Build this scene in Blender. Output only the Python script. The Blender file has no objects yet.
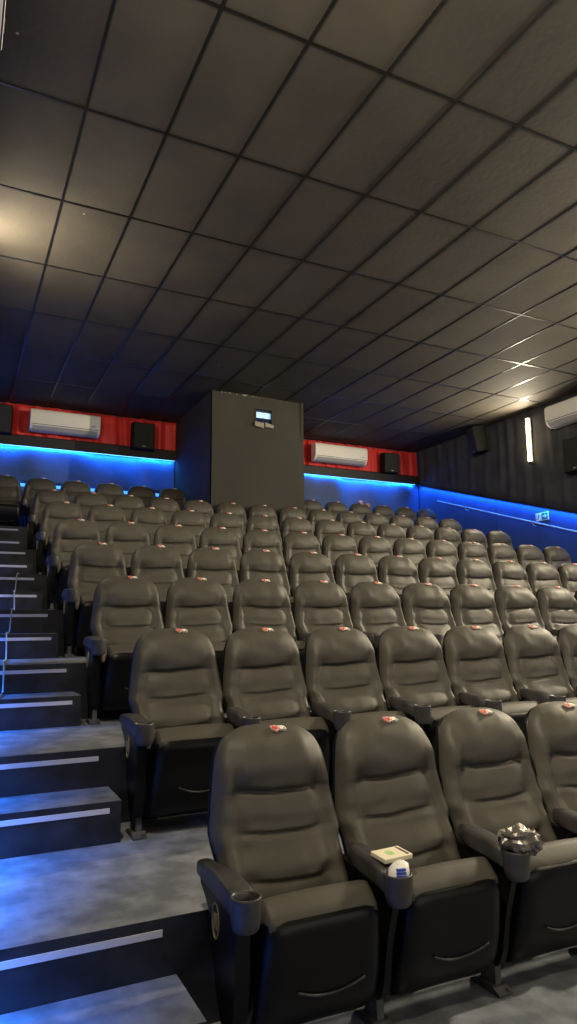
import bpy, bmesh, math, random
from mathutils import Vector, Matrix, noise
PI = math.pi
random.seed(7)
sc = bpy.context.scene
C = sc.collection

# ------------------------------------------------------------------ camera
OFF = 1.476
cam_d = bpy.data.cameras.new('camera')
cam = bpy.data.objects.new('camera', cam_d); C.objects.link(cam)
cam_d.sensor_fit = 'VERTICAL'; cam_d.sensor_height = 24.0
cam_d.lens = 687.4 / 1024 * 24.0
cam_d.clip_start = 0.05
r_ = Vector((0.9001, -0.4356, -0.0068)); u_ = Vector((-0.0638, -0.1472, 0.987)); f_ = Vector((0.431, 0.888, 0.1603))
M3 = Matrix((r_, u_, -f_)).transposed()
cam.matrix_world = Matrix.Translation((0, 0, OFF)) @ M3.to_4x4()
sc.camera = cam
# ------------------------------------------------------------------ view / world / big lights
sc.view_settings.view_transform = 'Standard'; sc.view_settings.look = 'None'
sc.view_settings.gamma = 1.0; sc.view_settings.use_curve_mapping = False
sc.view_settings.exposure = 1.0
w = bpy.data.worlds.new('world'); sc.world = w; w.use_nodes = True
w.node_tree.nodes['Background'].inputs[0].default_value = (0.9, 0.85, 0.75, 1)
w.node_tree.nodes['Background'].inputs[1].default_value = 0.02

WL, WR, BK, FR, CZ = -0.20, 9.48, 12.70, -6.5, 5.376     # room extents
def area(name, loc, direction, sx, sy, power, col, spread=180):
    d = bpy.data.lights.new(name, 'AREA'); d.shape = 'RECTANGLE'; d.size = sx; d.size_y = sy
    d.energy = power; d.color = col; d.spread = math.radians(spread)
    o = bpy.data.objects.new(name, d); C.objects.link(o); o.location = loc
    o.rotation_euler = Vector(direction).to_track_quat('-Z', 'Y').to_euler()
    return o
WARM = (1.0, 0.86, 0.62)
# added general fill with no lamp behind it, at the screen end of the hall
area('front_fill', (4.0, FR + 0.3, 2.6), (0, 1, 0.05), 7.0, 3.0, 45, (1.0, 0.92, 0.80))
# wall tubes: (wall x, y, power)
TUBES_R = [(9.10, 40), (4.6, 290), (0.4, 130)]
TUBES_L = [(6.9, 42), (1.5, 200), (-2.6, 50)]
BLUE = (0.01, 0.27, 1.0)
P_BLUE_BACK = 7.0       # W per metre of strip
P_BLUE_SIDE = 4.2

# ------------------------------------------------------------------ row data (fitted from the photograph)
P = 0.56; X0 = 1.236
YR = [2.696, 4.000, 5.289, 6.531, 7.839, 9.083, 10.373, 11.799]
ZF = [0.020, 0.414, 0.810, 1.204, 1.611, 2.013, 2.405, 2.859]
EDGE = [YR[0] - 1.48] + [y - 0.04 for y in YR[:7]]
STEP_D = 0.34

# ------------------------------------------------------------------ materials
def nt(name):
    m = bpy.data.materials.new(name); m.use_nodes = True
    return m, m.node_tree, m.node_tree.nodes['Principled BSDF']
def mat(name, col, rough=0.5, metal=0.0, spec=0.5, noise_amt=0.0, nscale=8.0, bump=0.0, bscale=60.0, col2=None, sheen=0.0, rvar=0.0):
    m, t, b = nt(name)
    b.inputs['Roughness'].default_value = rough; b.inputs['Metallic'].default_value = metal
    b.inputs['Specular IOR Level'].default_value = spec
    if sheen: b.inputs['Sheen Weight'].default_value = sheen
    b.inputs['Base Color'].default_value = (*col, 1)
    tc = t.nodes.new('ShaderNodeTexCoord')
    if noise_amt or col2:
        n = t.nodes.new('ShaderNodeTexNoise'); n.inputs['Scale'].default_value = nscale; n.inputs['Detail'].default_value = 6
        t.links.new(tc.outputs['Object'], n.inputs['Vector'])
        r = t.nodes.new('ShaderNodeValToRGB'); r.color_ramp.elements[0].position = 0.38; r.color_ramp.elements[1].position = 0.68
        c2 = col2 or tuple(min(1, c * (1 + noise_amt)) for c in col)
        r.color_ramp.elements[0].color = (*col, 1); r.color_ramp.elements[1].color = (*c2, 1)
        t.links.new(n.outputs['Fac'], r.inputs['Fac']); t.links.new(r.outputs['Color'], b.inputs['Base Color'])
        if rvar:
            mr = t.nodes.new('ShaderNodeMapRange'); mr.inputs['To Min'].default_value = rough - rvar; mr.inputs['To Max'].default_value = rough + rvar
            t.links.new(n.outputs['Fac'], mr.inputs['Value']); t.links.new(mr.outputs['Result'], b.inputs['Roughness'])
    if bump:
        n2 = t.nodes.new('ShaderNodeTexNoise'); n2.inputs['Scale'].default_value = bscale; n2.inputs['Detail'].default_value = 4
        t.links.new(tc.outputs['Object'], n2.inputs['Vector'])
        bp = t.nodes.new('ShaderNodeBump'); bp.inputs['Strength'].default_value = bump; bp.inputs['Distance'].default_value = 0.01
        t.links.new(n2.outputs['Fac'], bp.inputs['Height']); t.links.new(bp.outputs['Normal'], b.inputs['Normal'])
    return m
def emit(name, col, s):
    m, t, b = nt(name)
    b.inputs['Base Color'].default_value = (*col, 1)
    b.inputs['Emission Color'].default_value = (*col, 1); b.inputs['Emission Strength'].default_value = s
    return m

M = {}
M['leather'] = mat('black_leatherette', (0.052, 0.048, 0.039), 0.56, spec=0.42, noise_amt=0.2, nscale=3, bump=0.06, bscale=90)
M['piping'] = mat('seat_piping', (0.075, 0.07, 0.06), 0.5)
M['plastic'] = mat('black_plastic', (0.0045, 0.0045, 0.005), 0.34, spec=0.22, bump=0.05, bscale=220)
M['arm_plastic'] = mat('worn_black_plastic', (0.028, 0.027, 0.028), 0.42, spec=0.5, noise_amt=0.8, nscale=9, bump=0.05, bscale=150)
M['metal_foot'] = mat('dusty_metal', (0.05, 0.05, 0.05), 0.6, metal=0.3, noise_amt=1.5, nscale=20)
M['gold'] = mat('faded_gold', (0.30, 0.25, 0.12), 0.45, metal=0.4)
M['red_patch'] = mat('red_embroidery', (0.50, 0.03, 0.035), 0.7)
M['pink_edge'] = mat('pink_embroidery', (0.75, 0.40, 0.36), 0.7)
M['white_patch'] = mat('white_embroidery', (0.80, 0.76, 0.66), 0.7)
M['tread'] = mat('dusty_grey_tread', (0.125, 0.137, 0.160), 0.75, nscale=8, col2=(0.24, 0.26, 0.295), bump=0.25, bscale=30, spec=0.3)
M['riser'] = mat('black_painted_riser', (0.006, 0.0065, 0.010), 0.5, nscale=6, col2=(0.024, 0.026, 0.036), bump=0.1, spec=0.4)
M['strip'] = mat('white_edge_strip', (0.62, 0.62, 0.68), 0.45)
M['white'] = mat('white_plastic', (0.78, 0.77, 0.73), 0.4)
M['white_grey'] = mat('grey_plastic_louver', (0.35, 0.35, 0.36), 0.4)
M['dark_slot'] = mat('dark_slot', (0.02, 0.02, 0.02), 0.6)
M['red_cloth'] = mat('red_curtain_cloth', (0.62, 0.020, 0.015), 0.55, noise_amt=0.2, nscale=3, bump=0.3, bscale=14, sheen=0.2)
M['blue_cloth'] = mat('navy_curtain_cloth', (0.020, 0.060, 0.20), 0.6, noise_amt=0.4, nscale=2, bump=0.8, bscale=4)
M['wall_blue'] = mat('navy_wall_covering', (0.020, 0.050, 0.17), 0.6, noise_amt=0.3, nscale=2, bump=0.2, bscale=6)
M['black_cloth'] = mat('black_curtain_cloth', (0.040, 0.042, 0.052), 0.8, noise_amt=0.4, nscale=3, bump=0.3, bscale=20, spec=0.2)
M['booth_cloth'] = mat('charcoal_booth_cloth', (0.026, 0.025, 0.0205), 0.75, spec=0.3, noise_amt=0.3, nscale=1.2, bump=0.35, bscale=6)
M['ledge'] = mat('black_ledge', (0.012, 0.011, 0.012), 0.6)
M['grid'] = mat('ceiling_grid_black_gloss', (0.005, 0.005, 0.005), 0.33, spec=0.5, nscale=6, noise_amt=0.5)
M['speaker'] = mat('speaker_black', (0.006, 0.006, 0.006), 0.6, spec=0.2, bump=0.2, bscale=300)
M['speaker_grille'] = mat('speaker_grille', (0.016, 0.016, 0.017), 0.7, bump=0.6, bscale=500)
M['steel'] = mat('pale_metal_rail', (0.60, 0.60, 0.62), 0.35, metal=0.5)
M['led'] = emit('blue_led', (0.16, 0.60, 1.0), 3.5)
M['led_low'] = emit('blue_led_low', (0.05, 0.30, 0.9), 0.9)
M['tube'] = emit('warm_tube', (1.0, 0.80, 0.44), 7.0)
M['screen'] = mat('screen_white', (0.7, 0.7, 0.7), 0.8)
M['cable'] = mat('white_cable', (0.45, 0.44, 0.42), 0.5)
M['sign_green'] = mat('sign_green', (0.02, 0.16, 0.10), 0.5)
M['card'] = mat('cream_card', (0.72, 0.66, 0.50), 0.6)
M['card_green'] = mat('green_print', (0.35, 0.55, 0.25), 0.6)
M['blue_print'] = mat('blue_print', (0.05, 0.10, 0.45), 0.5)
M['foil'] = mat('crumpled_foil', (0.26, 0.24, 0.22), 0.42, metal=0.7, nscale=25, col2=(0.07, 0.06, 0.06))
M['beige'] = mat('beige_card', (0.22, 0.21, 0.175), 0.7)
M['window_lit'] = emit('projector_glow', (0.40, 0.66, 1.0), 0.4)
M['glass'] = mat('dark_blue_glass', (0.01, 0.02, 0.06), 0.1, spec=0.8)
M['pink'] = mat('pale_pink_cloth', (0.75, 0.5, 0.5), 0.7)
M['orange'] = mat('dull_orange_cloth', (0.40, 0.20, 0.10), 0.7)

# ceiling tiles: dirty matt black boards, each board a touch different
def tile_mat():
    m, t, b = nt('black_ceiling_tiles')
    tc = t.nodes.new('ShaderNodeTexCoord'); L = t.links.new
    mp = t.nodes.new('ShaderNodeMapping'); mp.inputs['Location'].default_value = (-0.674 / 0.629, -4.892 / 1.278, 0); mp.inputs['Scale'].default_value = (1 / 0.629, 1 / 1.278, 1)
    L(tc.outputs['Object'], mp.inputs['Vector'])
    fl = t.nodes.new('ShaderNodeVectorMath'); fl.operation = 'FLOOR'; L(mp.outputs[0], fl.inputs[0])
    wn = t.nodes.new('ShaderNodeTexWhiteNoise'); L(fl.outputs[0], wn.inputs['Vector'])
    n = t.nodes.new('ShaderNodeTexNoise'); n.inputs['Scale'].default_value = 1.6; n.inputs['Detail'].default_value = 5; L(tc.outputs['Object'], n.inputs['Vector'])
    r = t.nodes.new('ShaderNodeValToRGB'); r.color_ramp.elements[0].position = 0.3; r.color_ramp.elements[1].position = 0.75
    r.color_ramp.elements[0].color = (0.037, 0.032, 0.0245, 1); r.color_ramp.elements[1].color = (0.062, 0.053, 0.040, 1)
    L(n.outputs['Fac'], r.inputs['Fac'])
    mul = t.nodes.new('ShaderNodeMath'); mul.operation = 'MULTIPLY_ADD'; mul.inputs[1].default_value = 0.3; mul.inputs[2].default_value = 0.85; L(wn.outputs['Value'], mul.inputs[0])
    vm = t.nodes.new('ShaderNodeVectorMath'); vm.operation = 'SCALE'; L(r.outputs['Color'], vm.inputs[0]); L(mul.outputs[0], vm.inputs['Scale'])
    # small pale flecks where the paint is chipped
    vo = t.nodes.new('ShaderNodeTexVoronoi'); vo.inputs['Scale'].default_value = 1.5; L(tc.outputs['Object'], vo.inputs['Vector'])
    lt = t.nodes.new('ShaderNodeMath'); lt.operation = 'LESS_THAN'; lt.inputs[1].default_value = 0.022; L(vo.outputs['Distance'], lt.inputs[0])
    mx = t.nodes.new('ShaderNodeMix'); mx.data_type = 'RGBA'; L(lt.outputs[0], mx.inputs[0]); L(vm.outputs[0], mx.inputs[6]); mx.inputs[7].default_value = (0.30, 0.27, 0.22, 1)
    L(mx.outputs[2], b.inputs['Base Color'])
    b.inputs['Roughness'].default_value = 0.8; b.inputs['Specular IOR Level'].default_value = 0.4
    bp = t.nodes.new('ShaderNodeBump'); bp.inputs['Strength'].default_value = 0.25; bp.inputs['Distance'].default_value = 0.01
    n2 = t.nodes.new('ShaderNodeTexNoise'); n2.inputs['Scale'].default_value = 18; L(tc.outputs['Object'], n2.inputs['Vector'])
    L(n2.outputs['Fac'], bp.inputs['Height']); L(bp.outputs['Normal'], b.inputs['Normal'])
    return m
M['tiles'] = tile_mat()

# ------------------------------------------------------------------ helpers
def obj(name, bm, mats, parent=None, smooth=False, loc=None):
    me = bpy.data.meshes.new(name)
    bmesh.ops.recalc_face_normals(bm, faces=bm.faces[:])
    bm.to_mesh(me); bm.free()
    for m in (mats if isinstance(mats, (list, tuple)) else [mats]): me.materials.append(m)
    if smooth:
        for p in me.polygons: p.use_smooth = True
    o = bpy.data.objects.new(name, me); C.objects.link(o)
    if parent: o.parent = parent
    if loc: o.location = loc
    return o
def tag(o, label, cat, group=None):
    o['label'] = label; o['category'] = cat
    if group: o['group'] = group
    return o
def thing(name, label, cat, loc=(0, 0, 0), rot=(0, 0, 0), group=None):
    o = bpy.data.objects.new(name, None); C.objects.link(o); o.location = loc; o.rotation_euler = rot
    o.empty_display_size = 0.1
    return tag(o, label, cat, group)
def struct(o): o['kind'] = 'structure'; return o
def box(bm, x0, x1, y0, y1, z0, z1, mi=0, bev=0.0, seg=2):
    vs = [bm.verts.new((x, y, z)) for x in (x0, x1) for y in (y0, y1) for z in (z0, z1)]
    fs = []
    for idx in ((0, 1, 3, 2), (4, 6, 7, 5), (0, 4, 5, 1), (2, 3, 7, 6), (0, 2, 6, 4), (1, 5, 7, 3)):
        f = bm.faces.new([vs[i] for i in idx]); f.material_index = mi; fs.append(f)
    if bev:
        es = list({e for f in fs for e in f.edges})
        bmesh.ops.bevel(bm, geom=es, offset=bev, segments=seg, affect='EDGES', profile=0.6, material=mi)
    return vs
def prism(bm, poly, x0, x1, mi=0, axis='x', bev=0.0, seg=2):
    """poly = (a,b) list swept along an axis: x -> (y,z), y -> (x,z), z -> (x,y)"""
    def pt(a, b, t): return {'x': (t, a, b), 'y': (a, t, b), 'z': (a, b, t)}[axis]
    A = [bm.verts.new(pt(a, b, x0)) for a, b in poly]; B = [bm.verts.new(pt(a, b, x1)) for a, b in poly]
    n = len(poly); fs = [bm.faces.new(A), bm.faces.new(B[::-1])]
    for i in range(n): fs.append(bm.faces.new((A[i], B[i], B[(i + 1) % n], A[(i + 1) % n])))
    for f in fs: f.material_index = mi
    if bev:
        es = list({e for f in fs[:2] for e in f.edges})
        bmesh.ops.bevel(bm, geom=es, offset=bev, segments=seg, affect='EDGES', profile=0.6, material=mi)
def rrect(cx, cy, w, h, r, n=5):
    pts = []
    for sx, sy, a0 in ((1, 1, 0), (-1, 1, 90), (-1, -1, 180), (1, -1, 270)):
        for k in range(n + 1):
            a = math.radians(a0 + 90 * k / n)
            pts.append((cx + sx * (w / 2 - r) + r * math.cos(a), cy + sy * (h / 2 - r) + r * math.sin(a)))
    return pts
def lathe(bm, prof, cx, cy, n=24, mi=0):
    """prof = (radius, z) list, open; centre axis vertical"""
    rings = [[bm.verts.new((cx + r * math.cos(2 * PI * k / n), cy + r * math.sin(2 * PI * k / n), z)) for k in range(n)] for r, z in prof]
    for a, b in zip(rings, rings[1:]):
        for k in range(n):
            f = bm.faces.new((a[k], a[(k + 1) % n], b[(k + 1) % n], b[k])); f.material_index = mi
    for ring in (rings[0], rings[-1]):
        f = bm.faces.new(ring); f.material_index = mi
def tube(bm, pts, r, n=8, mi=0):
    pts = [Vector(p) for p in pts]; rings = []
    for i, p in enumerate(pts):
        d = (pts[min(i + 1, len(pts) - 1)] - pts[max(i - 1, 0)]).normalized()
        up = Vector((0, 0, 1)) if abs(d.z) < 0.9 else Vector((1, 0, 0))
        a = d.cross(up).normalized(); b = d.cross(a)
        rings.append([bm.verts.new(p + (a * math.cos(2 * PI * k / n) + b * math.sin(2 * PI * k / n)) * r) for k in range(n)])
    for A, B in zip(rings, rings[1:]):
        for k in range(n): bm.faces.new((A[k], A[(k + 1) % n], B[(k + 1) % n], B[k])).material_index = mi
    bm.faces.new(rings[0]).material_index = mi; bm.faces.new(rings[-1]).material_index = mi
def lerp(tab, x):
    if x <= tab[0][0]: return tab[0][1]
    for (a, va), (b, vb) in zip(tab, tab[1:]):
        if x <= b:
            t = (x - a) / (b - a); t = t * t * (3 - 2 * t) * 0.4 + t * 0.6
            return va + (vb - va) * t
    return tab[-1][1]
def sm(a, b, x):
    t = max(0.0, min(1.0, (x - a) / (b - a))); return t * t * (3 - 2 * t)
def spow(x, p): return math.copysign(abs(x) ** p, x)

# ------------------------------------------------------------------ room shell
def ledz(y): return 4.575 - (12.60 - y) * 0.295          # height of the raked blue strip on the side walls

bm = bmesh.new()      # raked floor: one solid profile, treads and risers
prof = [(FR - 0.1, -0.8), (FR - 0.1, -0.374)]
z_prev = -0.374
for e, z in zip(EDGE, ZF):
    prof += [(e, z_prev), (e, z)]; z_prev = z
prof += [(BK + 0.1, z_prev), (BK + 0.1, -0.8)]
xa, xb = WL - 0.1, WR + 0.1
A = [bm.verts.new((xa, a, b)) for a, b in prof]; B = [bm.verts.new((xb, a, b)) for a, b in prof]
bm.faces.new(A); bm.faces.new(B[::-1])
for i in range(len(prof)):
    j = (i + 1) % len(prof)
    f = bm.faces.new((A[i], B[i], B[j], A[j]))
    if abs(prof[i][0] - prof[j][0]) < 1e-6: f.material_index = 1
floor = struct(obj('floor', bm, [M['tread'], M['riser']]))
for e, z in zip(EDGE, ZF):       # pale strip under each landing edge
    bm = bmesh.new(); box(bm, WL + 0.01, 0.765, e - 0.005, e + 0.001, z - 0.062, z - 0.037, bev=0.0015)
    obj('edge_strip', bm, M['strip'], floor)

bm = bmesh.new(); box(bm, WL - 0.1, WR + 0.1, FR - 0.1, BK + 0.1, CZ, CZ + 0.1)
struct(obj('ceiling', bm, M['tiles']))
bm = bmesh.new(); g = 0.0105
k = -10
while 4.892 + 1.278 * k < BK:
    y = 4.892 + 1.278 * k; k += 1
    if y > FR: box(bm, WL, WR, y - g, y + g, CZ - 0.006, CZ + 0.01)
k = -2
while 0.674 + 0.629 * k < WR:
    x = 0.674 + 0.629 * k; k += 1
    if x > WL: box(bm, x - g, x + g, FR, BK, CZ - 0.0055, CZ + 0.01)
struct(obj('trim_1', bm, M['grid']))

bm = bmesh.new(); box(bm, WL - 0.15, WR + 0.15, BK, BK + 0.12, -0.8, CZ + 0.1)
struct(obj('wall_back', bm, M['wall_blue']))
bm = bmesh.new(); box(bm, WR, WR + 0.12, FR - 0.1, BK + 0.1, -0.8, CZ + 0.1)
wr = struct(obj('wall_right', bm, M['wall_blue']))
bm = bmesh.new(); box(bm, WL - 0.12, WL, FR - 0.1, BK + 0.1, -0.8, CZ + 0.1)
struct(obj('wall_left', bm, M['wall_blue']))
bm = bmesh.new(); box(bm, WL - 0.15, WR + 0.15, FR - 0.12, FR, -0.8, CZ + 0.1)
struct(obj('wall_front', bm, M['black_cloth']))
# seams of the blue wall panels on the right
bm = bmesh.new()
for y in (11.45, 10.15, 8.85, 7.55, 6.2, 4.9):
    box(bm, WR - 0.006, WR + 0.001, y - 0.012, y + 0.012, 0.0, ledz(y) - 0.02)
struct(obj('trim_2', bm, M['wall_blue']))

# ------------------------------------------------------------------ curtains
def curtain(name, axis, a0, a1, base, sgn, zlo, zhi, mat_, amp=0.018, freq=22.0, seed=0, n=None, thick=0.012, jitter=0.35, nz=10):
    """pleated cloth; axis 'x' hangs on a wall facing -Y, axis 'y' on a side wall. zlo/zhi may be functions"""
    rnd = random.Random(seed); n = n or int((a1 - a0) * 60)
    ph = [rnd.uniform(0, 6.28) for _ in range(6)]
    bm = bmesh.new(); cols = []
    for i in range(n + 1):
        a = a0 + (a1 - a0) * i / n
        lo = zlo(a) if callable(zlo) else zlo; hi = zhi(a) if callable(zhi) else zhi
        col = []
        for j in range(nz + 1):
            t = j / nz; z = lo + (hi - lo) * t
            wv = noise.noise(Vector((a * 0.9, seed * 3.1, z * 0.5))) * 2.5
            s = math.sin(a * freq + ph[0] + wv * 1.8) + 0.55 * math.sin(a * freq * 1.73 + ph[1] + t * 0.8) + jitter * math.sin(a * freq * 0.41 + ph[2] - t)
            d = amp * (s * 0.5 + 0.95) + 0.03 * noise.noise(Vector((a * 1.3, z * 1.7, seed)))
            d = max(d, 0.004)
            col.append((a, z, d))
        cols.append(col)
    def P3(a, z, d): return (a, base + sgn * d, z) if axis == 'x' else (base + sgn * d, a, z)
    F = [[bm.verts.new(P3(*c)) for c in col] for col in cols]
    K = [[bm.verts.new(P3(c[0], c[1], c[2] - thick)) for c in col] for col in cols]
    for G in (F, K):
        for i in range(n):
            for j in range(nz): bm.faces.new((G[i][j], G[i + 1][j], G[i + 1][j + 1], G[i][j + 1]))
    for i in range(n):
        bm.faces.new((F[i][0], K[i][0], K[i + 1][0], F[i + 1][0])); bm.faces.new((F[i][nz], F[i + 1][nz], K[i + 1][nz], K[i][nz]))
    for i in (0, n):
        for j in range(nz): bm.faces.new((F[i][j], F[i][j + 1], K[i][j + 1], K[i][j]))
    return obj(name, bm, mat_, smooth=True)
BX0, BX1, BY = 3.71, 5.43, 10.56         # projection booth
LEDGE_Z0, LEDGE_Z1 = 4.59, 4.79
tag(curtain('red_curtain', 'x', WL + 0.01, BX0 - 0.01, BK - 0.02, -1, LEDGE_Z1 - 0.02, CZ - 0.02, M['red_cloth'], 0.042, 21, 3), 'red pleated curtain band left of the projection booth, under the ceiling', 'curtain', 'red curtain bands')
tag(curtain('red_curtain', 'x', BX1 + 0.01, WR - 0.02, BK - 0.02, -1, LEDGE_Z1 - 0.02, CZ - 0.02, M['red_cloth'], 0.040, 26, 5), 'red pleated curtain band right of the projection booth, under the ceiling', 'curtain', 'red curtain bands')
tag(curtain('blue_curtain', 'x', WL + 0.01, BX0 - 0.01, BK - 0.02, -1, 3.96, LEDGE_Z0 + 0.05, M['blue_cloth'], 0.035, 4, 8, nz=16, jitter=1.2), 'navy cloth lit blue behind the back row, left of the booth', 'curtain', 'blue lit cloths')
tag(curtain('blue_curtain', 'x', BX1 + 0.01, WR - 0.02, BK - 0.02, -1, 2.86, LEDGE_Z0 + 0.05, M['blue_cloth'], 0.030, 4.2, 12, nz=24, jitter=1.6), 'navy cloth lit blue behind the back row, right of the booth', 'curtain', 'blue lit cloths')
tag(curtain('black_curtain', 'y', FR + 0.05, BK - 0.16, WR - 0.03, -1, lambda y: ledz(y) + 0.03, CZ - 0.01, M['black_cloth'], 0.022, 17, 21, n=900), 'black pleated curtain over the upper right wall', 'curtain')
tag(curtain('black_curtain', 'y', FR + 0.05, BK - 0.16, WL + 0.02, 1, lambda y: ledz(y) - 0.95, CZ - 0.01, M['black_cloth'], 0.015, 17, 22, n=600), 'black pleated curtain over the upper left wall', 'curtain')

# black ledges under the red curtain carry the LED strips
def ledge(x0, x1, n):
    bm = bmesh.new()
    prism(bm, [(BK - 0.002, LEDGE_Z0 + 0.02), (BK - 0.055, LEDGE_Z0 + 0.02), (BK - 0.115, LEDGE_Z0 + 0.018), (BK - 0.117, LEDGE_Z0 + 0.006), (BK - 0.13, LEDGE_Z0 + 0.006), (BK - 0.13, LEDGE_Z1 - 0.02), (BK - 0.11, LEDGE_Z1), (BK - 0.002, LEDGE_Z1)], x0, x1)
    struct(obj('trim_%d' % n, bm, M['ledge']))
ledge(WL + 0.005, BX0 - 0.005, 3); ledge(BX1 + 0.005, WR - 0.005, 4)
def channel(bm):
    bmesh.ops.recalc_face_normals(bm, faces=bm.faces[:]); bm.normal_update()
    for f in bm.faces: f.material_index = 0 if f.normal.z < -0.5 else 1
    return obj('led_strip', bm, [M['led'], M['ledge']])
def led_back(x0, x1, label):
    bm = bmesh.new(); z = LEDGE_Z0 + 0.012
    box(bm, x0, x1, BK - 0.100, BK - 0.082, z - 0.012, z + 0.006, bev=0.002)
    tag(channel(bm), label, 'light strip', 'blue LED strips')
    area('strip_light', ((x0 + x1) / 2, BK - 0.09, z - 0.02), (0, 0.45, -1), x1 - x0 - 0.04, 0.02, P_BLUE_BACK * (x1 - x0), BLUE)
led_back(WL + 0.02, BX0 - 0.03, 'blue LED strip under the ledge left of the projection booth')
led_back(BX1 + 0.03, WR - 0.14, 'blue LED strip under the ledge right of the projection booth')
def led_side(x, sgn, label, power, ledz=ledz, lean=0.30, spread=150):
    y0, y1 = FR + 0.3, BK - 0.15
    bm = bmesh.new()
    prism(bm, [(y0, ledz(y0)), (y1, ledz(y1)), (y1, ledz(y1) + 0.022), (y0, ledz(y0) + 0.022)], x + sgn * 0.045, x + sgn * 0.062)
    tag(channel(bm), label, 'light strip', 'blue LED strips')
    L = math.hypot(y1 - y0, ledz(y1) - ledz(y0)); n = 4
    for k in range(n):
        t = (k + 0.5) / n; y = y0 + (y1 - y0) * t
        d = bpy.data.lights.new('strip_light', 'AREA'); d.shape = 'RECTANGLE'; d.size = L / n; d.size_y = 0.02
        d.energy = power * L / n; d.color = (0.01, 0.20, 1.0); d.spread = math.radians(spread)
        o = bpy.data.objects.new('strip_light', d); C.objects.link(o)
        along = Vector((0, y1 - y0, ledz(y1) - ledz(y0))).normalized()
        zax = -Vector((-sgn * lean, 0, -1)); zax = (zax - along * zax.dot(along)).normalized()
        o.matrix_world = Matrix.Translation((x + sgn * 0.055, y, ledz(y) - 0.012)) @ Matrix((along, zax.cross(along), zax)).transposed().to_4x4()
led_side(WR, -1, 'blue LED strip raked along the right wall above the handrail', P_BLUE_SIDE)
led_side(WL, 1, 'blue LED strip raked along the left wall beside the aisle steps', 8.5, lambda y: ledz(y) - 0.98, -0.50, 92)
# low blue strip seen between the backs of the last row
bm = bmesh.new(); box(bm, WL + 0.02, BX0 - 0.03, BK - 0.06, BK - 0.02, 3.885, 3.935, bev=0.004)
tag(obj('led_strip', bm, M['led_low']), 'low blue light strip glimpsed between the back row seats', 'light strip', 'blue LED strips')

# ------------------------------------------------------------------ projection booth
bm = bmesh.new()
# front with a real opening for the projection port
wx0, wx1, wz0, wz1 = 4.50, 4.81, 4.83, 5.16
TH = 0.05
def wallgrid(bm, x0, x1, z0, z1, nx, nz, y, seed):
    vs = [[bm.verts.new((x0 + (x1 - x0) * i / nx, y - 0.012 - 0.040 * noise.noise(Vector((x0 + (x1 - x0) * i / nx + (z0 + (z1 - z0) * j / nz) * 0.6, (z0 + (z1 - z0) * j / nz) * 0.5, seed))), z0 + (z1 - z0) * j / nz)) for j in range(nz + 1)] for i in range(nx + 1)]
    for i in range(nx):
        for j in range(nz): bm.faces.new((vs[i][j], vs[i + 1][j], vs[i + 1][j + 1], vs[i][j + 1]))
z0b = ZF[7]
for (a, b, c, d) in ((BX0, wx0, z0b, CZ), (wx1, BX1, z0b, CZ), (wx0, wx1, z0b, wz0), (wx0, wx1, wz1, CZ)):
    wallgrid(bm, a, b, c, d, max(2, int((b - a) * 22)), max(2, int((d - c) * 22)), BY, 2.0)
bmesh.ops.remove_doubles(bm, verts=bm.verts[:], dist=0.001)
for f in bm.faces: f.smooth = True
box(bm, BX0, BX0 + TH, BY - 0.005, BK, z0b, CZ); box(bm, BX1 - TH, BX1, BY - 0.005, BK, z0b, CZ)
for (a, b, c, d) in ((BX0, wx0, z0b, CZ), (wx1, BX1, z0b, CZ), (wx0, wx1, z0b, wz0), (wx0, wx1, wz1, CZ)):
    box(bm, a, b, BY + 0.012, BY + 0.012 + TH, c, d)
struct(obj('wall_booth', bm, M['booth_cloth']))
pw = thing('projection_port', 'small projection port with a pale blue lit pane in the charcoal booth', 'projection window', (0.5 * (wx0 + wx1), BY, 0.5 * (wz0 + wz1)))
hx, hz = (wx1 - wx0) / 2, (wz1 - wz0) / 2
bm = bmesh.new()
for a in ((-hx - 0.008, -hx + 0.01, -hz, hz), (hx - 0.01, hx + 0.008, -hz, hz), (-hx, hx, hz - 0.01, hz + 0.008), (-hx, hx, -hz - 0.008, -hz + 0.01)):
    box(bm, a[0], a[1], -0.025, 0.09, a[2], a[3])
obj('port_frame', bm, M['ledge'], pw)
bm = bmesh.new(); box(bm, -hx + 0.01, hx - 0.01, 0.03, 0.04, 0.01, hz - 0.02); obj('lit_pane', bm, M['window_lit'], pw)
bm = bmesh.new(); box(bm, -hx + 0.01, hx - 0.01, 0.02, 0.03, -hz + 0.01, 0.01); obj('dark_pane', bm, M['glass'], pw)
bm = bmesh.new(); box(bm, -hx + 0.01, hx - 0.01, 0.015, 0.028, hz - 0.05, hz - 0.02); box(bm, -0.004, 0.004, 0.012, 0.03, -hz, 0.02); obj('pane_bar', bm, M['ledge'], pw)
for s in (-1, 1):
    bm = bmesh.new(); x0_, x1_ = (-hx - 0.025, -0.012) if s < 0 else (0.012, hx + 0.015)
    prism(bm, [(x0_, -hz + 0.005 - 0.03 * s * 0), (x1_, -hz - 0.015 + 0.01 * s), (x1_, -hz - 0.015 + 0.075 - 0.01 * s), (x0_, -hz + 0.085)], -0.055, -0.035, axis='y', bev=0.003)
    obj('card_flap', bm, M['beige'], pw)
# chipped white trim where the booth meets the ceiling
bm = bmesh.new(); rnd = random.Random(4)
for k in range(16):
    x = BX0 + 0.02 + (BX1 - BX0) * 0.5 * rnd.random(); l = rnd.uniform(0.01, 0.05)
    box(bm, x, x + l, BY - 0.03, BY - 0.018, CZ - rnd.uniform(0.02, 0.035), CZ - 0.008)
struct(obj('trim_5', bm, M['beige']))

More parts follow.
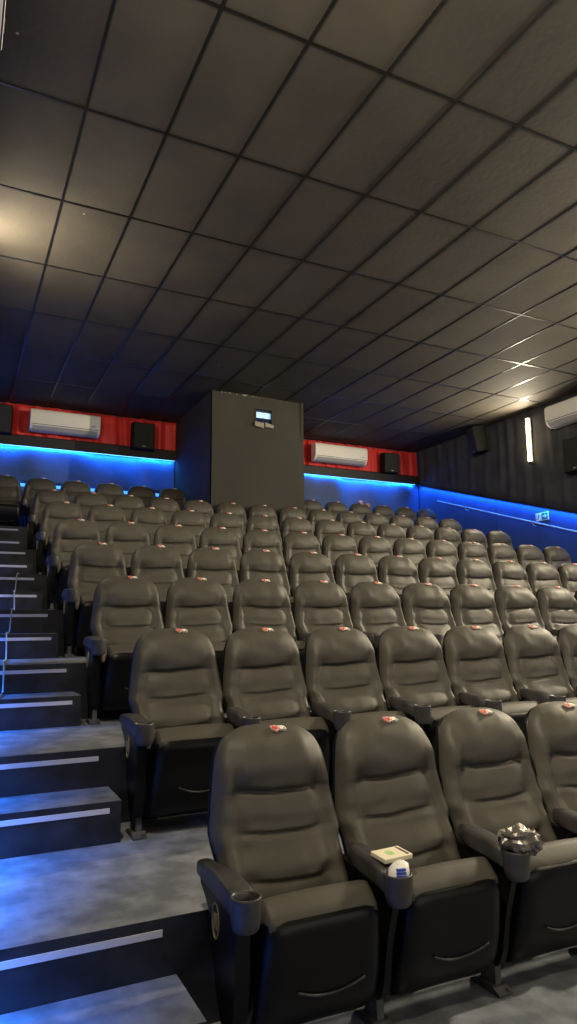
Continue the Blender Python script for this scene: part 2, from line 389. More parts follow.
# ------------------------------------------------------------------ half steps in the aisle
ordw = ['first', 'second', 'third', 'fourth', 'fifth', 'sixth', 'seventh', 'eighth', 'ninth', 'tenth', 'eleventh', 'twelfth', 'thirteenth', 'fourteenth', 'fifteenth']
rowname = ['front row', 'second row', 'third row', 'fourth row', 'fifth row', 'sixth row', 'seventh row', 'back row']
for i, (e, z) in enumerate(zip(EDGE, ZF)):
    if i == 0: continue
    zl = ZF[i - 1]; zm = (zl + z) / 2
    t = thing('aisle_step', 'dark half step block with dusty tread leading up to the %s landing' % rowname[i], 'step', (0, e - STEP_D, zl), group='half steps up the left aisle')
    bm = bmesh.new(); x0, x1 = WL + 0.005, 0.82
    box(bm, x0, x1, 0, STEP_D - 0.003, 0.001, zm - zl)
    for f in bm.faces: f.material_index = 0 if f.calc_center_median().z > (zm - zl) - 0.001 else 1
    obj('step_body', bm, [M['tread'], M['riser']], t)
    bm = bmesh.new(); box(bm, x0 + 0.005, 0.762, -0.006, 0.001, zm - zl - 0.055, zm - zl - 0.030, bev=0.0015)
    obj('edge_strip', bm, M['strip'], t)

# ------------------------------------------------------------------ cinema seats
FRONT = [(0.36, -0.215), (0.45, -0.205), (0.53, -0.165), (0.62, -0.115), (0.70, -0.085), (0.78, -0.066), (0.88, -0.050), (0.96, -0.030), (1.05, 0.0)]
def backrest_bm(seed):
    rnd = random.Random(seed)
    bm = bmesh.new(); H0, H, B0 = 0.870, 1.040, 0.40; NL = 60
    rows = []
    for i in range(62): rows.append((B0 + (H0 - B0) * i / 62, 0.0))
    for i in range(15): rows.append((None, (i / 14.0)))
    rings = []
    for h, t in rows:
        if h is None:
            s = math.sin(t * PI / 2 * 0.985); h = H0 + (H - H0) * s
            k = (1 - s ** 2.8) ** (1 / 2.8); kt = (1 - s ** 3.0) ** (1 / 2.2)
        else: k = kt = 1.0
        W = (0.262 + 0.015 * sm(0.580, 0.650, h) - 0.042 * max(0.0, min(1.0, (h - 0.65) / 0.30))) * k
        Tt = 0.115 * kt + 0.004
        yf = lerp(FRONT, h)
        ym = yf + 0.0575 + 0.012 * (1 - kt)
        ring = []
        for a in range(NL):
            ph = 2 * PI * (a + 0.5) / NL
            u = spow(math.cos(ph), 0.72); sv = math.sin(ph)
            x = W * u; y = ym + Tt / 2 * spow(sv, 0.62)
            if sv < 0:
                fw = sm(0.0, 0.55, -sv); au = abs(u)
                pan = 1 - sm(0.40, 0.88, au)
                # three cushions divided by pulled creases
                c1, c2, c3 = 0.800, 0.652, 0.500
                wob = 0.006 * math.sin(u * 3 + seed) + 0.005 * noise.noise(Vector((u * 3, seed * 7.7, 0)))
                hh = h + wob
                head = math.sin(PI * max(0, min(1, (hh - c1) / 0.26))) ** 0.5 if hh > c1 else 0
                mid = math.sin(PI * max(0, min(1, (hh - c2) / (c1 - c2)))) ** 0.6 if c2 < hh < c1 else 0
                low = math.sin(PI * max(0, min(1, (hh - c3) / (c2 - c3)))) ** 0.6 if c3 < hh < c2 else 0
                d = 0.032 * head * (0.35 + 0.65 * (1 - sm(0.5, 0.95, au))) + pan * (0.011 * mid + 0.013 * low)
                for c, wdt, dep in ((c1, 0.0075, 0.018), (c2, 0.0065, 0.015), (c3, 0.0065, 0.012)):
                    d -= dep * math.exp(-((hh - c) / wdt) ** 2) * (1 - sm(0.42, 0.66, au + 0.05 * math.sin(seed * 2.3 + c * 40) * (1 if u > 0 else -1)))
                    # pinched tuft at the crease ends
                    d -= 0.011 * math.exp(-((hh - c) / 0.030) ** 2 - ((au - 0.62) / 0.10) ** 2)
                d -= 0.004 * math.exp(-((au - 0.70) / 0.10) ** 2) * (1 - sm(0.80, 0.88, h))
                d += 0.020 * sm(0.70, 0.86, au) * (1 - sm(0.90, 1.0, au)) * (1 - sm(0.84, 0.96, h))
                d += 0.007 * noise.noise(Vector((x * 12, h * 14, seed * 5.0))) + 0.005 * noise.noise(Vector((x * 30, h * 8, seed * 9.0)))
                y -= d * fw * kt
            ring.append(bm.verts.new((x, y, h)))
        rings.append(ring)
    for A_, B_ in zip(rings, rings[1:]):
        for k in range(NL): bm.faces.new((A_[k], A_[(k + 1) % NL], B_[(k + 1) % NL], B_[k]))
    bm.faces.new(rings[0]); bm.faces.new(rings[-1])
    return bm
def backshell_bm():
    bm = bmesh.new(); H0, H, B0 = 0.865, 1.030, 0.36; NL = 40; rings = []
    rows = [B0 + (H0 - B0) * i / 12 for i in range(12)] + [None] * 12
    c = 0
    for h in rows:
        kt = 1
        if h is None:
            s = math.sin(c / 11 * PI / 2 * 0.985); c += 1; h = H0 + (H - H0) * s; k = (1 - s ** 2.8) ** (1 / 2.8); kt = (1 - s ** 3) ** 0.5
        else: k = 1.0
        W = (0.263 + 0.0155 * sm(0.580, 0.650, h) - 0.040 * max(0.0, min(1.0, (h - 0.63) / 0.30))) * k; ym = lerp(FRONT, h) + 0.092; T_ = 0.055 * kt + 0.004
        rings.append([bm.verts.new((W * spow(math.cos(2 * PI * (a + .5) / NL), 0.6), ym + T_ / 2 * spow(math.sin(2 * PI * (a + .5) / NL), 0.6), h)) for a in range(NL)])
    for A_, B_ in zip(rings, rings[1:]):
        for k in range(NL): bm.faces.new((A_[k], A_[(k + 1) % NL], B_[(k + 1) % NL], B_[k]))
    bm.faces.new(rings[0]); bm.faces.new(rings[-1])
    return bm
def patch_bm():
    """stitched mark on the top of the backrest: red pointed badge with a pale rim, then two slanted white letters"""
    bm = bmesh.new()
    def surf(x, s):
        x = x * 0.8 + 0.030; s = 0.42 + s * 0.58            # s runs along the crown from front to top
        hh = 1.013 + 0.022 * s; yy = -0.025 + 0.042 * s
        return Vector((x, yy, hh - abs(x) ** 2 * 0.9))
    nrm = Vector((0, -0.45, 0.9)).normalized()
    def poly(pts, mi, lift=0.004):
        A_ = [bm.verts.new(surf(x, s) + nrm * lift) for x, s in pts]; B_ = [bm.verts.new(surf(x, s) - nrm * 0.006) for x, s in pts]
        bm.faces.new(A_).material_index = mi; bm.faces.new(B_[::-1]).material_index = mi
        for i in range(len(pts)): bm.faces.new((A_[i], B_[i], B_[(i + 1) % len(pts)], A_[(i + 1) % len(pts)])).material_index = mi
    poly([(-0.036, 0.95), (-0.036, 0.35), (-0.022, -0.25), (-0.010, -0.35), (0.002, 0.0), (0.003, 0.9), (-0.012, 0.98)], 1, 0.003)
    poly([(-0.030, 0.85), (-0.030, 0.42), (-0.019, -0.08), (-0.010, -0.12), (-0.003, 0.15), (-0.003, 0.8), (-0.012, 0.55)], 0, 0.0045)
    poly([(0.008, 0.9), (0.012, 0.05), (0.020, 0.02), (0.016, 0.9)], 2); poly([(0.012, 0.05), (0.028, 0.05), (0.028, 0.25), (0.014, 0.25)], 2)
    poly([(0.022, 0.9), (0.024, 0.05), (0.031, 0.05), (0.030, 0.9)], 2); poly([(0.030, 0.9), (0.042, 0.8), (0.050, 0.05), (0.043, 0.05), (0.037, 0.6), (0.030, 0.68)], 2)
    return bm
def sweep_profile(bm, stations, NP, closed=True):
    """stations: list of rings of points; skin them"""
    R_ = [[bm.verts.new(p) for p in ring] for ring in stations]
    for A_, B_ in zip(R_, R_[1:]):
        n = len(A_)
        for k in range(n): bm.faces.new((A_[k], A_[(k + 1) % n], B_[(k + 1) % n], B_[k]))
    bm.faces.new(R_[0]); bm.faces.new(R_[-1])
def cushion_bm():
    # folded-up cushion; its padded front edge shows on top
    bm = bmesh.new(); stations = []; N = 26
    for i in range(N + 1):
        t = i / N; x = -0.211 + 0.422 * t
        e = min(t, 1 - t) * 2; k = min(1.0, (e / 0.16)) if e < 0.16 else 1.0; r = 1 - 0.5 * (1 - math.sqrt(max(0, 1 - (1 - k) ** 2)))
        prof = [(-0.275, 0.16), (-0.30, 0.30), (-0.325, 0.42), (-0.345, 0.495), (-0.362, 0.522), (-0.385, 0.530), (-0.410, 0.515), (-0.436, 0.495), (-0.456, 0.474), (-0.460, 0.455), (-0.430, 0.40), (-0.37, 0.16)]
        cy, cz = -0.385, 0.36; ring = []
        for y, z in prof:
            z2 = z if z < 0.44 else z + 0.006 * math.sin(PI * t)
            ring.append((x, cy + (y - cy) * (0.75 + 0.25 * r), cz + (z2 - cz) * (0.90 + 0.10 * r)))
        stations.append(ring)
    sweep_profile(bm, stations, 12)
    return bm
def shell_bm():
    # moulded underside of the tipped-up seat: a deep black tray, wider towards the hinge
    bm = bmesh.new(); rows = []
    prof = [(0.475, 0.203, -0.458), (0.464, 0.211, -0.468), (0.42, 0.221, -0.472), (0.34, 0.226, -0.462), (0.25, 0.231, -0.446), (0.17, 0.235, -0.420), (0.11, 0.236, -0.385), (0.085, 0.228, -0.350)]
    N = 24
    for z, W, yf in prof:
        ring = []
        for i in range(N + 1):
            u = -1 + 2 * i / N
            edge = abs(u) ** 9
            ring.append((W * u, yf + 0.025 * edge + 0.012 * (1 - u * u) * sm(0.46, 0.25, z) , z - (0.010 if z > 0.44 else 0) * (1 - edge) * 0))
        ring += [(W * 0.985, -0.30, z * 0.97 + 0.005), (-W * 0.985, -0.30, z * 0.97 + 0.005)]
        rows.append(ring)
    sweep_profile(bm, rows, 0)
    return bm
def lip_bm():
    bm = bmesh.new(); pts = []
    for i in range(17):
        u = -1 + 2 * i / 16; x = 0.13 * u
        z = 0.205 + 0.034 * u * u
        pts.append((x + 0.03, lerp([(0.17, -0.420), (0.25, -0.446), (0.34, -0.462)], z) + 0.008 * (1 - (x / 0.23) ** 2) , z))
    tube(bm, pts, 0.0045, 6)
    return bm
def arm_bm(x):
    # pad of an inner arm: it starts in front of the backrests and droops at the nose before the cup ring
    bm = bmesh.new(); st = []
    for y, w_, top, bot in ((-0.150, 0.030, 0.580, 0.535), (-0.156, 0.034, 0.588, 0.528), (-0.190, 0.046, 0.594, 0.522), (-0.225, 0.074, 0.594, 0.516), (-0.29, 0.082, 0.590, 0.510), (-0.36, 0.084, 0.584, 0.504), (-0.41, 0.084, 0.574, 0.498), (-0.440, 0.082, 0.567, 0.492), (-0.447, 0.070, 0.560, 0.497)):
        st.append([(x + px, y, pz) for px, pz in rrect(0, (top + bot) / 2, w_, top - bot, min(0.016, w_ * 0.4), 4)])
    sweep_profile(bm, st, 0)
    return bm
def aisle_arm_bm(x):
    # the arm at the end of a row is a wide pad reaching back past the backrest
    bm = bmesh.new(); st = []
    for y, xl, xr, top, bot in ((-0.020, -0.038, 0.010, 0.562, 0.525), (-0.028, -0.044, 0.015, 0.572, 0.517), (-0.10, -0.048, 0.015, 0.582, 0.514), (-0.16, -0.050, 0.016, 0.585, 0.512), (-0.22, -0.050, 0.034, 0.588, 0.508), (-0.30, -0.052, 0.040, 0.582, 0.502), (-0.355, -0.050, 0.042, 0.574, 0.496), (-0.392, -0.046, 0.042, 0.567, 0.492), (-0.399, -0.038, 0.035, 0.560, 0.497)):
        st.append([(x + px, y, pz) for px, pz in rrect((xl + xr) / 2, (top + bot) / 2, xr - xl, top - bot, 0.017, 4)])
    sweep_profile(bm, st, 0)
    return bm
CUP_Y, AISLE_CUP_Y = -0.482, -0.430
def cup_bm(x, y):
    bm = bmesh.new()
    lathe(bm, [(0.038, 0.462), (0.045, 0.470), (0.0505, 0.50), (0.053, 0.563), (0.0525, 0.568), (0.050, 0.570), (0.0455, 0.569), (0.044, 0.562), (0.041, 0.474), (0.036, 0.470), (0.002, 0.470)], x, y, 28)
    return bm
def panel_bm(x0, x1, fy=0.0):
    bm = bmesh.new()
    poly = [(-0.055, 0.520), (-0.415 + fy, 0.500), (-0.425 + fy, 0.46), (-0.415, 0.30), (-0.395, 0.17), (-0.375, 0.12), (-0.345, 0.095), (-0.310, 0.10), (-0.275, 0.14), (-0.235, 0.22), (-0.21, 0.30), (-0.19, 0.42), (-0.12, 0.47), (-0.06, 0.50)]
    prism(bm, poly, x0, x1, bev=0.006)
    return bm
def post_bm(x):
    bm = bmesh.new()
    box(bm, x - 0.016, x + 0.016, -0.345, -0.255, 0.01, 0.20, bev=0.004)
    prism(bm, [(-0.385, 0.0), (-0.215, 0.0), (-0.215, 0.008), (-0.255, 0.028), (-0.345, 0.028), (-0.385, 0.008)], x - 0.036, x + 0.036, bev=0.002)
    for y in (-0.37, -0.23): lathe(bm, [(0.009, 0.004), (0.009, 0.016), (0.004, 0.018)], x + 0.02, y, 8)
    return bm
def emblem_bm(x):
    bm = bmesh.new(); n = 28; cy, cz = -0.235, 0.430; xo = x - 0.0415
    def oval(a, b): return [(cy + a * math.cos(2 * PI * k / n), cz + b * math.sin(2 * PI * k / n)) for k in range(n)]
    def ring(O, I, d):
        V = [[bm.verts.new((xx, y, z)) for y, z in pts] for xx, pts in ((xo - d, O), (xo - d, I), (xo + 0.002, I), (xo + 0.002, O))]
        for a, b in ((0, 1), (1, 2), (2, 3), (3, 0)):
            for k in range(n): bm.faces.new((V[a][k], V[a][(k + 1) % n], V[b][(k + 1) % n], V[b][k]))
    ring(oval(0.034, 0.060), oval(0.029, 0.054), 0.0025)
    for poly in ([(-0.016, -0.026), (-0.008, -0.026), (-0.008, 0.026), (-0.016, 0.026)], [(0.008, -0.026), (0.016, -0.026), (0.016, 0.026), (0.008, 0.026)], [(-0.016, -0.026), (-0.006, -0.026), (0.016, 0.026), (0.006, 0.026)]):
        prism(bm, [(cy + a, cz + b) for a, b in poly], xo - 0.003, xo + 0.001)
    return bm

SEATGROUP = 'padded cinema seats in raked rows'
protos = []
for s in range(3):
    t = thing('cinema_chair', 'padded black cinema chair', 'chair', group=SEATGROUP)
    b = obj('backrest', backrest_bm(s + 1), M['leather'], t, True)
    if s == 0:
        parts = {}
        parts['logo_patch'] = obj('logo_patch', patch_bm(), [M['red_patch'], M['pink_edge'], M['white_patch']], b); parts['logo_patch']['label'] = 'red and white stitched mark'
        parts['back_shell'] = obj('back_shell', backshell_bm(), M['plastic'], t, True)
        parts['seat_cushion'] = obj('seat_cushion', cushion_bm(), M['leather'], t, True)
        parts['seat_shell'] = obj('seat_shell', shell_bm(), M['plastic'], t, True)
        parts['shell_lip'] = obj('shell_lip', lip_bm(), M['metal_foot'], parts['seat_shell'], True)
        parts['armrest'] = obj('armrest', arm_bm(-0.28), M['arm_plastic'], t, True)
        parts['cup_holder'] = obj('cup_holder', cup_bm(-0.28, CUP_Y), M['arm_plastic'], parts['armrest'], True)
        parts['side_panel'] = obj('side_panel', panel_bm(-0.296, -0.264, -0.045), M['plastic'], t)
        parts['mounting_foot'] = obj('mounting_foot', post_bm(-0.28), M['metal_foot'], t)
    else:
        par = {}
        for nm in ('logo_patch', 'back_shell', 'seat_cushion', 'seat_shell', 'armrest', 'side_panel', 'mounting_foot', 'shell_lip', 'cup_holder'):
            c = parts[nm].copy(); C.objects.link(c); par[nm] = c
            c.parent = {'logo_patch': b, 'shell_lip': par.get('seat_shell'), 'cup_holder': par.get('armrest')}.get(nm, t)
    protos.append(t)
EMB = obj('emblem', emblem_bm(-0.28), M['gold'], None); EMB_me = EMB.data; bpy.data.objects.remove(EMB)
AISLE_ME = {}
for nm, bm_, sm_ in (('armrest', aisle_arm_bm(-0.28), True), ('cup_holder', cup_bm(-0.288, AISLE_CUP_Y), True), ('side_panel', panel_bm(-0.320, -0.266), False)):
    o_ = obj(nm, bm_, M['plastic'] if nm == 'side_panel' else M['arm_plastic'], None, sm_); AISLE_ME[nm] = o_.data; bpy.data.objects.remove(o_)
def copy_tree(o, parent=None):
    c = o.copy(); C.objects.link(c)
    if parent: c.parent = parent
    for ch in list(o.children): copy_tree(ch, c)
    return c
def mirrored_arm(t):
    for nm, me_src in (('armrest', parts['armrest']), ('side_panel', parts['side_panel']), ('mounting_foot', parts['mounting_foot'])):
        c = me_src.copy(); C.objects.link(c); c.parent = t; c.location = (P, 0, 0)
        if nm == 'armrest':
            d = parts['cup_holder'].copy(); C.objects.link(d); d.parent = c
rnd = random.Random(11)
plan = [(0, range(0, 4)), (1, range(0, 7)), (2, range(0, 10)), (3, range(0, 13)), (4, range(0, 14)), (5, range(0, 14)), (6, range(0, 14)), (7, [-1, 0, 1, 2, 3, 4, 9, 10, 11, 12, 13, 14])]
placements = []
for r, idx in plan:
    for k in idx: placements.append((r, k))
masters = []
for n_, (r, k) in enumerate(placements):
    v = (r * 2 + k * 5 + (k * r) % 3) % 3
    if r == 7:
        if k == -1: lab = 'black cinema chair blocking the top of the aisle steps, far left of the back row'
        elif k < 5: lab = 'black cinema chair in the back row left of the booth, %s from the steps' % ordw[k]
        else: lab = 'black cinema chair in the back row right of the booth, %s from the booth' % ordw[k - 9]
    elif k == 0: lab = 'black cinema chair at the aisle end of the %s%s' % (rowname[r], '' if r < 1 else ', beside the steps')
    else: lab = 'padded black cinema chair in the %s, %s from the aisle steps' % (rowname[r], ordw[k])
    masters.append((r, k, v, lab))
for r, k, v, lab in masters:
    t = copy_tree(protos[v])
    dx = -0.015 if r == 0 else (-0.052 if (r == 7 and k < 5) else -0.038)
    t.location = (X0 + k * P + dx, YR[r], ZF[r])
    t['label'] = lab
    if k == 0 and r < 7 or (r == 7 and k == -1):
        sp = [c for c in t.children if c.name.startswith('side_panel')][0]; sp.data = AISLE_ME['side_panel']
        ar = [c for c in t.children if c.name.startswith('armrest')][0]; ar.data = AISLE_ME['armrest']; ar.children[0].data = AISLE_ME['cup_holder']
        e = bpy.data.objects.new('emblem', EMB_me); C.objects.link(e); e.parent = sp
    if (r in (4, 5, 6) and k == 13) or (r == 7 and k == 14): mirrored_arm(t)
def kill(o):
    for ch in list(o.children): kill(ch)
    bpy.data.objects.remove(o)
for t in protos: kill(t)

# ------------------------------------------------------------------ small things left on the seats
def armpos(row, k): return X0 - 0.015 + (k - 0.5) * P, YR[row], ZF[row]
ax, ay, az = armpos(0, 1)
t = thing('card_box', 'small flat cream box with green print lying on a front row armrest', 'box', (ax + 0.045, ay - 0.378, az + 0.5865), (math.radians(4), 0, math.radians(4)))
bm = bmesh.new(); box(bm, -0.065, 0.065, -0.045, 0.045, 0, 0.017, bev=0.003); obj('carton', bm, M['card'], t)
bm = bmesh.new(); prism(bm, rrect(-0.01, 0.0, 0.03, 0.035, 0.01), 0.0165, 0.018, axis='z'); obj('green_print', bm, M['card_green'], t)
bm = bmesh.new(); box(bm, 0.044, 0.054, -0.036, 0.036, 0.0165, 0.018); obj('brown_band', bm, M['foil'], t)
def crumple(bm, c, rad, seed, squash=(1, 1, 1), amp=0.35, sub=3):
    g_ = bmesh.ops.create_icosphere(bm, subdivisions=sub, radius=1.0)
    for v in g_['verts']:
        p = v.co.copy(); n1 = noise.noise(p * 2.1 + Vector((seed, 0, 0))); n2 = abs(noise.noise(p * 4.7 + Vector((0, seed, 0))))
        d = 1 + amp * n1 - amp * 0.9 * n2
        v.co = Vector((c[0] + p.x * rad * squash[0] * d, c[1] + p.y * rad * squash[1] * d, c[2] + p.z * rad * squash[2] * d))
t = thing('paper_cup', 'white and blue crumpled paper cup stuck in a front row cup holder', 'cup', (ax + 0.004, ay - 0.482, az + 0.480))
bm = bmesh.new(); lathe(bm, [(0.030, 0.001), (0.036, 0.06), (0.040, 0.085), (0.036, 0.108), (0.022, 0.122), (0.004, 0.126)], 0, 0, 20)
for v in bm.verts: v.co.x *= 1 + 0.10 * noise.noise(v.co * 40); v.co.z += 0.012 * v.co.x / 0.04
obj('cup_body', bm, M['white'], t, True)
bm = bmesh.new()
for i in range(3):
    for j in range(3):
        a = math.radians(-125 + i * 18); z = 0.087 + j * 0.011; rr = 0.0405 - j * 0.0025
        p = Vector((rr * math.cos(a), rr * math.sin(a), z))
        prism(bm, [(p.x - 0.005, p.z - 0.0042), (p.x + 0.005, p.z - 0.0042), (p.x + 0.005, p.z + 0.0042), (p.x - 0.005, p.z + 0.0042)], p.y - 0.003, p.y + 0.006, axis='y')
obj('blue_print', bm, M['blue_print'], t)
ax, ay, az = armpos(0, 2)
bm = bmesh.new(); crumple(bm, (0, 0, 0.115), 0.070, 3.3, (1.2, 0.9, 0.75), 0.38, 3); crumple(bm, (0.055, -0.008, 0.10), 0.050, 9.1, (1, 1, 1.1), 0.4, 3); crumple(bm, (-0.03, 0.02, 0.10), 0.038, 5.1, (1, 1, 1), 0.4, 3)
crumple(bm, (0, 0, 0.045), 0.038, 2.1, (0.9, 0.9, 1.15), 0.2, 3)
tag(obj('foil_wrapper', bm, M['foil'], loc=(ax + 0.01, ay - 0.482, az + 0.492)), 'crumpled silver foil wrapper stuffed in a front row cup holder', 'wrapper')
bm = bmesh.new(); crumple(bm, (0, 0, 0), 0.055, 4.2, (1.0, 0.8, 0.5), 0.3, 3)
t = thing('cloth_bundle', 'small pale pink and orange bundle on a back row seat top', 'cloth', (X0 + 11 * P - 0.0, YR[7] + 0.06, ZF[7] + 1.075))
obj('pink_cloth', bm, M['pink'], t, True)
bm = bmesh.new(); crumple(bm, (0.19, 0.02, -0.06), 0.055, 1.2, (0.8, 0.8, 1.0), 0.3, 3); obj('orange_cloth', bm, M['orange'], t, True)

# ------------------------------------------------------------------ air conditioners
def aircon(name, label, w_, loc, rotz):
    """wall unit, local: back at y=0, front faces -y, x centred, z from 0 to 0.38"""
    t = thing(name, label, 'air conditioner', loc, (0, 0, rotz), 'white wall air conditioners')
    prof = [(0, 0.0), (-0.10, 0.0), (-0.165, 0.030), (-0.205, 0.085), (-0.220, 0.14), (-0.222, 0.30), (-0.210, 0.355), (-0.18, 0.38), (0, 0.38)]
    bm = bmesh.new(); prism(bm, prof, -w_ / 2, w_ / 2, bev=0.008, seg=2); obj('casing', bm, M['white'], t)
    bm = bmesh.new(); prism(bm, [(-0.112, -0.004), (-0.162, 0.019), (-0.202, 0.074), (-0.207, 0.078), (-0.170, 0.014), (-0.118, -0.010)], -w_ / 2 + 0.05, w_ / 2 - 0.05); obj('louver', bm, M['white_grey'], t)
    bm = bmesh.new(); box(bm, -w_ / 2 + 0.03, w_ / 2 - 0.03, -0.2165, -0.19, 0.098, 0.106); obj('air_slot', bm, M['dark_slot'], t)
    bm = bmesh.new(); prism(bm, rrect(w_ / 2 - 0.12, 0.16, 0.07, 0.02, 0.004), -0.2235, -0.219, axis='y'); obj('display', bm, M['white_grey'], t)
    return t
aircon('air_conditioner', 'white wall air conditioner on the red curtain left of the booth', 1.20, (1.61, BK - 0.125, 4.855), 0)
aircon('air_conditioner', 'white wall air conditioner on the red curtain right of the booth', 1.28, (7.28, BK - 0.125, 4.86), 0)
aircon('air_conditioner', 'white wall air conditioner high on the right wall beside the lit tube', 1.20, (WR - 0.11, 8.52 - 0.60, 4.83), -PI / 2)
aircon('air_conditioner', 'white wall air conditioner at the upper left edge, above the steps', 1.10, (WL + 0.02, 2.52, 3.95), PI / 2)

# ------------------------------------------------------------------ loudspeakers
def speaker(label, w_, h_, d_, loc, rot):
    t = thing('wall_speaker', label, 'loudspeaker', loc, rot, 'black wall loudspeakers')
    bm = bmesh.new(); prism(bm, [(-w_ / 2, 0), (w_ / 2, 0), (w_ / 2 * 0.9, -d_), (-w_ / 2 * 0.9, -d_)], -h_ / 2, h_ / 2, axis='z', bev=0.015, seg=3); obj('cabinet', bm, M['speaker'], t)
    bm = bmesh.new(); prism(bm, rrect(0, 0, w_ * 0.84, h_ * 0.93, 0.03), -d_ - 0.012, -d_ + 0.004, axis='y', bev=0.004); g_ = obj('grille', bm, M['speaker_grille'], t)
    bm = bmesh.new(); prism(bm, rrect(0, -h_ * 0.40, 0.06, 0.018, 0.003), -d_ - 0.015, -d_ - 0.010, axis='y'); obj('badge', bm, M['white_grey'], g_)
    bm = bmesh.new(); box(bm, -0.04, 0.04, -0.02, 0.09, -0.05, 0.05, bev=0.004); obj('bracket', bm, M['speaker'], t)
    return t
speaker('black loudspeaker on the red curtain beside the booth, left side', 0.44, 0.50, 0.16, (3.02, BK - 0.16, 4.97), (math.radians(3), 0, 0))
speaker('black loudspeaker cut by the left edge, on the red curtain', 0.48, 0.50, 0.16, (0.50, BK - 0.16, 5.00), (math.radians(3), 0, 0))
speaker('black loudspeaker on the red curtain right of the booth', 0.44, 0.44, 0.16, (8.57, BK - 0.16, 4.99), (math.radians(3), 0, 0))
speaker('black loudspeaker tilted on the right wall between corner and tube', 0.40, 0.52, 0.22, (WR - 0.12, 10.35, 5.10), (math.radians(10), 0, -PI / 2 - 0.35))
speaker('dark loudspeaker under the right wall air conditioner', 0.50, 0.58, 0.18, (WR - 0.11, 7.98, 4.24), (0, 0, -PI / 2))

# ------------------------------------------------------------------ wall tubes
def wall_tube(x, sgn, y, power, label, visible=True):
    t = thing('tube_light', label, 'lamp', (x, y, 4.78), group='warm white wall tubes')
    if not visible: t['group'] = 'warm white wall tubes'
    bm = bmesh.new(); box(bm, -0.02 + sgn * 0.02, 0.02 + sgn * 0.02, -0.022, 0.022, -0.43, 0.43, bev=0.003); obj('lamp_base', bm, M['white'], t)
    bm = bmesh.new(); lathe(bm, [(0.008, -0.405), (0.034, -0.40), (0.034, 0.40), (0.008, 0.405)], sgn * 0.062, 0, 14); obj('lamp_tube', bm, M['tube'], t, True)
    for s in (-1, 1):
        bm = bmesh.new(); box(bm, sgn * 0.062 - 0.03, sgn * 0.062 + 0.03, -0.028, 0.028, s * 0.425 - 0.022, s * 0.425 + 0.022, bev=0.004); obj('end_cap', bm, M['arm_plastic'], t)
    a = area('tube_glow', (x + sgn * 0.10, y, 4.78), (sgn, 0, 0), 0.80, 0.05, power, WARM)
    a.rotation_euler = (PI / 2, PI / 2, -PI / 2 if sgn > 0 else PI / 2)
    d = Vector((sgn, 0, 0)); zax = -d; xax = Vector((0, 0, 1)); a.matrix_world = Matrix.Translation((x + sgn * 0.10, y, 4.78)) @ Matrix((xax, zax.cross(xax), zax)).transposed().to_4x4()
for i, (y, p) in enumerate(TUBES_R):
    wall_tube(WR - 0.085, -1, y, p, ['warm white vertical tube lamp glowing on the right wall', 'warm tube lamp on the right wall beside the middle rows', 'warm tube lamp on the right wall near the front'][i])
for i, (y, p) in enumerate(TUBES_L):
    wall_tube(WL + 0.045, 1, y, p, ['warm tube lamp on the left wall above the steps', 'warm tube lamp on the left wall near the front row', 'warm tube lamp on the left wall near the screen'][i])

# ------------------------------------------------------------------ handrail and exit sign on the right wall
t = thing('handrail', 'thin pale handrail sloping down the right wall', 'handrail', (WR - 0.09, 0, 0))
def railz(y): return 4.10 - (11.9 - y) * 0.307
bm = bmesh.new(); tube(bm, [(0.06, 11.95, railz(11.9)), (0, 11.90, railz(11.9)), (0, 3.0, railz(3.0)), (0.06, 2.95, railz(3.0))], 0.016, 10); obj('rail', bm, M['steel'], t, True)
for y in (11.0, 9.2, 7.4, 5.6, 3.8):
    bm = bmesh.new(); tube(bm, [(0, y, railz(y) - 0.01), (0.03, y, railz(y) - 0.06), (0.088, y, railz(y) - 0.07)], 0.009, 8); obj('rail_bracket', bm, M['steel'], t, True)
t = thing('exit_sign', 'small pale exit sign with running figure and arrow, over the handrail', 'sign', (WR - 0.012, 9.03, 3.352), (0, 0, -PI / 2))
bm = bmesh.new(); box(bm, -0.15, 0.15, -0.006, 0.006, -0.072, 0.072, bev=0.003); obj('sign_plate', bm, M['white'], t)
bm = bmesh.new()
prism(bm, [(-0.145 + 0.01, -0.06), (-0.145 + 0.02, -0.06), (-0.125, 0.06), (-0.135, 0.06)], -0.0085, -0.005, axis='y')     # door frame
lathe_pts = [(-0.075 + 0.011 * math.cos(2 * PI * k / 10), 0.044 + 0.011 * math.sin(2 * PI * k / 10)) for k in range(10)]
prism(bm, lathe_pts, -0.0085, -0.005, axis='y')
for poly in ([(-0.088, 0.03), (-0.068, 0.032), (-0.075, -0.01), (-0.092, -0.012)], [(-0.092, -0.01), (-0.078, -0.012), (-0.062, -0.058), (-0.074, -0.058)], [(-0.092, -0.012), (-0.082, -0.004), (-0.108, -0.045), (-0.118, -0.036)], [(-0.07, 0.03), (-0.07, 0.018), (-0.045, 0.005), (-0.045, 0.014)], [(-0.086, 0.03), (-0.11, 0.012), (-0.106, 0.004), (-0.086, 0.018)]):
    prism(bm, poly, -0.0085, -0.005, axis='y')
obj('running_figure', bm, M['sign_green'], t)
bm = bmesh.new()
prism(bm, [(-0.01, -0.06), (0.135, -0.06), (0.135, 0.06), (-0.01, 0.06)], -0.0085, -0.005, axis='y'); obj('sign_panel', bm, M['sign_green'], t)
bm = bmesh.new()
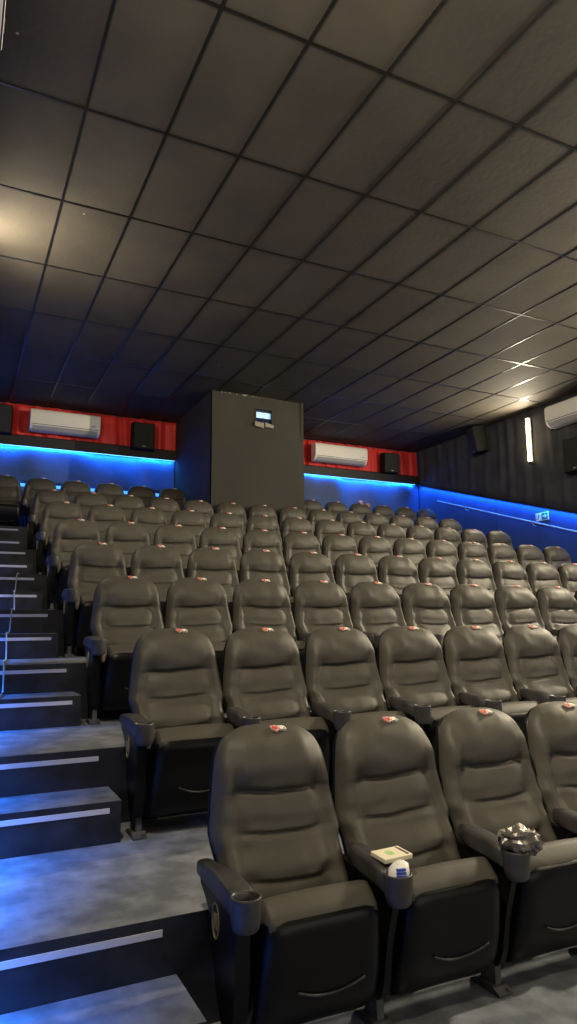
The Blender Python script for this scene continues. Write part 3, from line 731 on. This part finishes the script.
prism(bm, [(0.02, -0.012), (0.07, -0.012), (0.07, -0.042), (0.115, 0.0), (0.07, 0.042), (0.07, 0.012), (0.02, 0.012)], -0.0105, -0.008, axis='y')
obj('arrow', bm, M['white'], t)

# ------------------------------------------------------------------ cable down the steps
XT = [(4.0, 0.16), (4.6, 0.24), (5.1, 0.33), (6.04, 0.40), (6.35, 0.447), (7.35, 0.54), (8.6, 0.68), (8.9, 0.81), (9.9, 0.95), (10.1, 1.0)]
path = [(10.1, ZF[6] + 0.01)]
for i in (5, 4, 3, 2, 1):
    if i == 5: path[0] = (EDGE[6] - 0.10, ZF[5] + 0.01)
    e, z, zl = EDGE[i], ZF[i], ZF[i - 1]; zm = (z + zl) / 2; o_ = 0.012
    path += [(e - 0.01, z + 0.009), (e - o_, z - 0.01), (e - o_ - 0.01, zm + 0.02), (e - 0.05, zm + 0.009), (e - STEP_D + 0.01, zm + 0.009), (e - STEP_D - o_, zm - 0.01), (e - STEP_D - o_ - 0.012, zl + 0.02), (e - STEP_D - 0.08, zl + 0.009)]
pts = [(lerp(XT, y), y, z) for y, z in path]
bm = bmesh.new()
sm_pts = []
for a, b in zip(pts, pts[1:]):
    n_ = max(1, int((Vector(a) - Vector(b)).length / 0.06))
    for k in range(n_):
        q_ = Vector(a).lerp(Vector(b), k / n_); sm_pts.append(q_ + Vector((0.010 * math.sin(len(sm_pts) * 0.45), 0, 0)))
tube(bm, sm_pts, 0.006, 6)
tag(obj('cable', bm, M['cable'], smooth=True), 'thin pale cable trailing down the aisle steps at the left edge', 'cable')

# cinema screen on the front wall, behind the photographer
t = thing('cinema_screen', 'wide white cinema screen on the front wall facing the seats', 'screen', (4.6, FR + 0.06, 2.4))
bm = bmesh.new(); box(bm, -4.0, 4.0, -0.03, 0.03, -1.8, 1.8, bev=0.01); obj('screen_surface', bm, M['screen'], t)
bm = bmesh.new()
for a in ((-4.12, -3.98, -1.92, 1.92), (3.98, 4.12, -1.92, 1.92), (-4.12, 4.12, 1.78, 1.92), (-4.12, 4.12, -1.92, -1.78)): box(bm, a[0], a[1], -0.05, 0.05, a[2], a[3])
obj('screen_border', bm, M['ledge'], t)
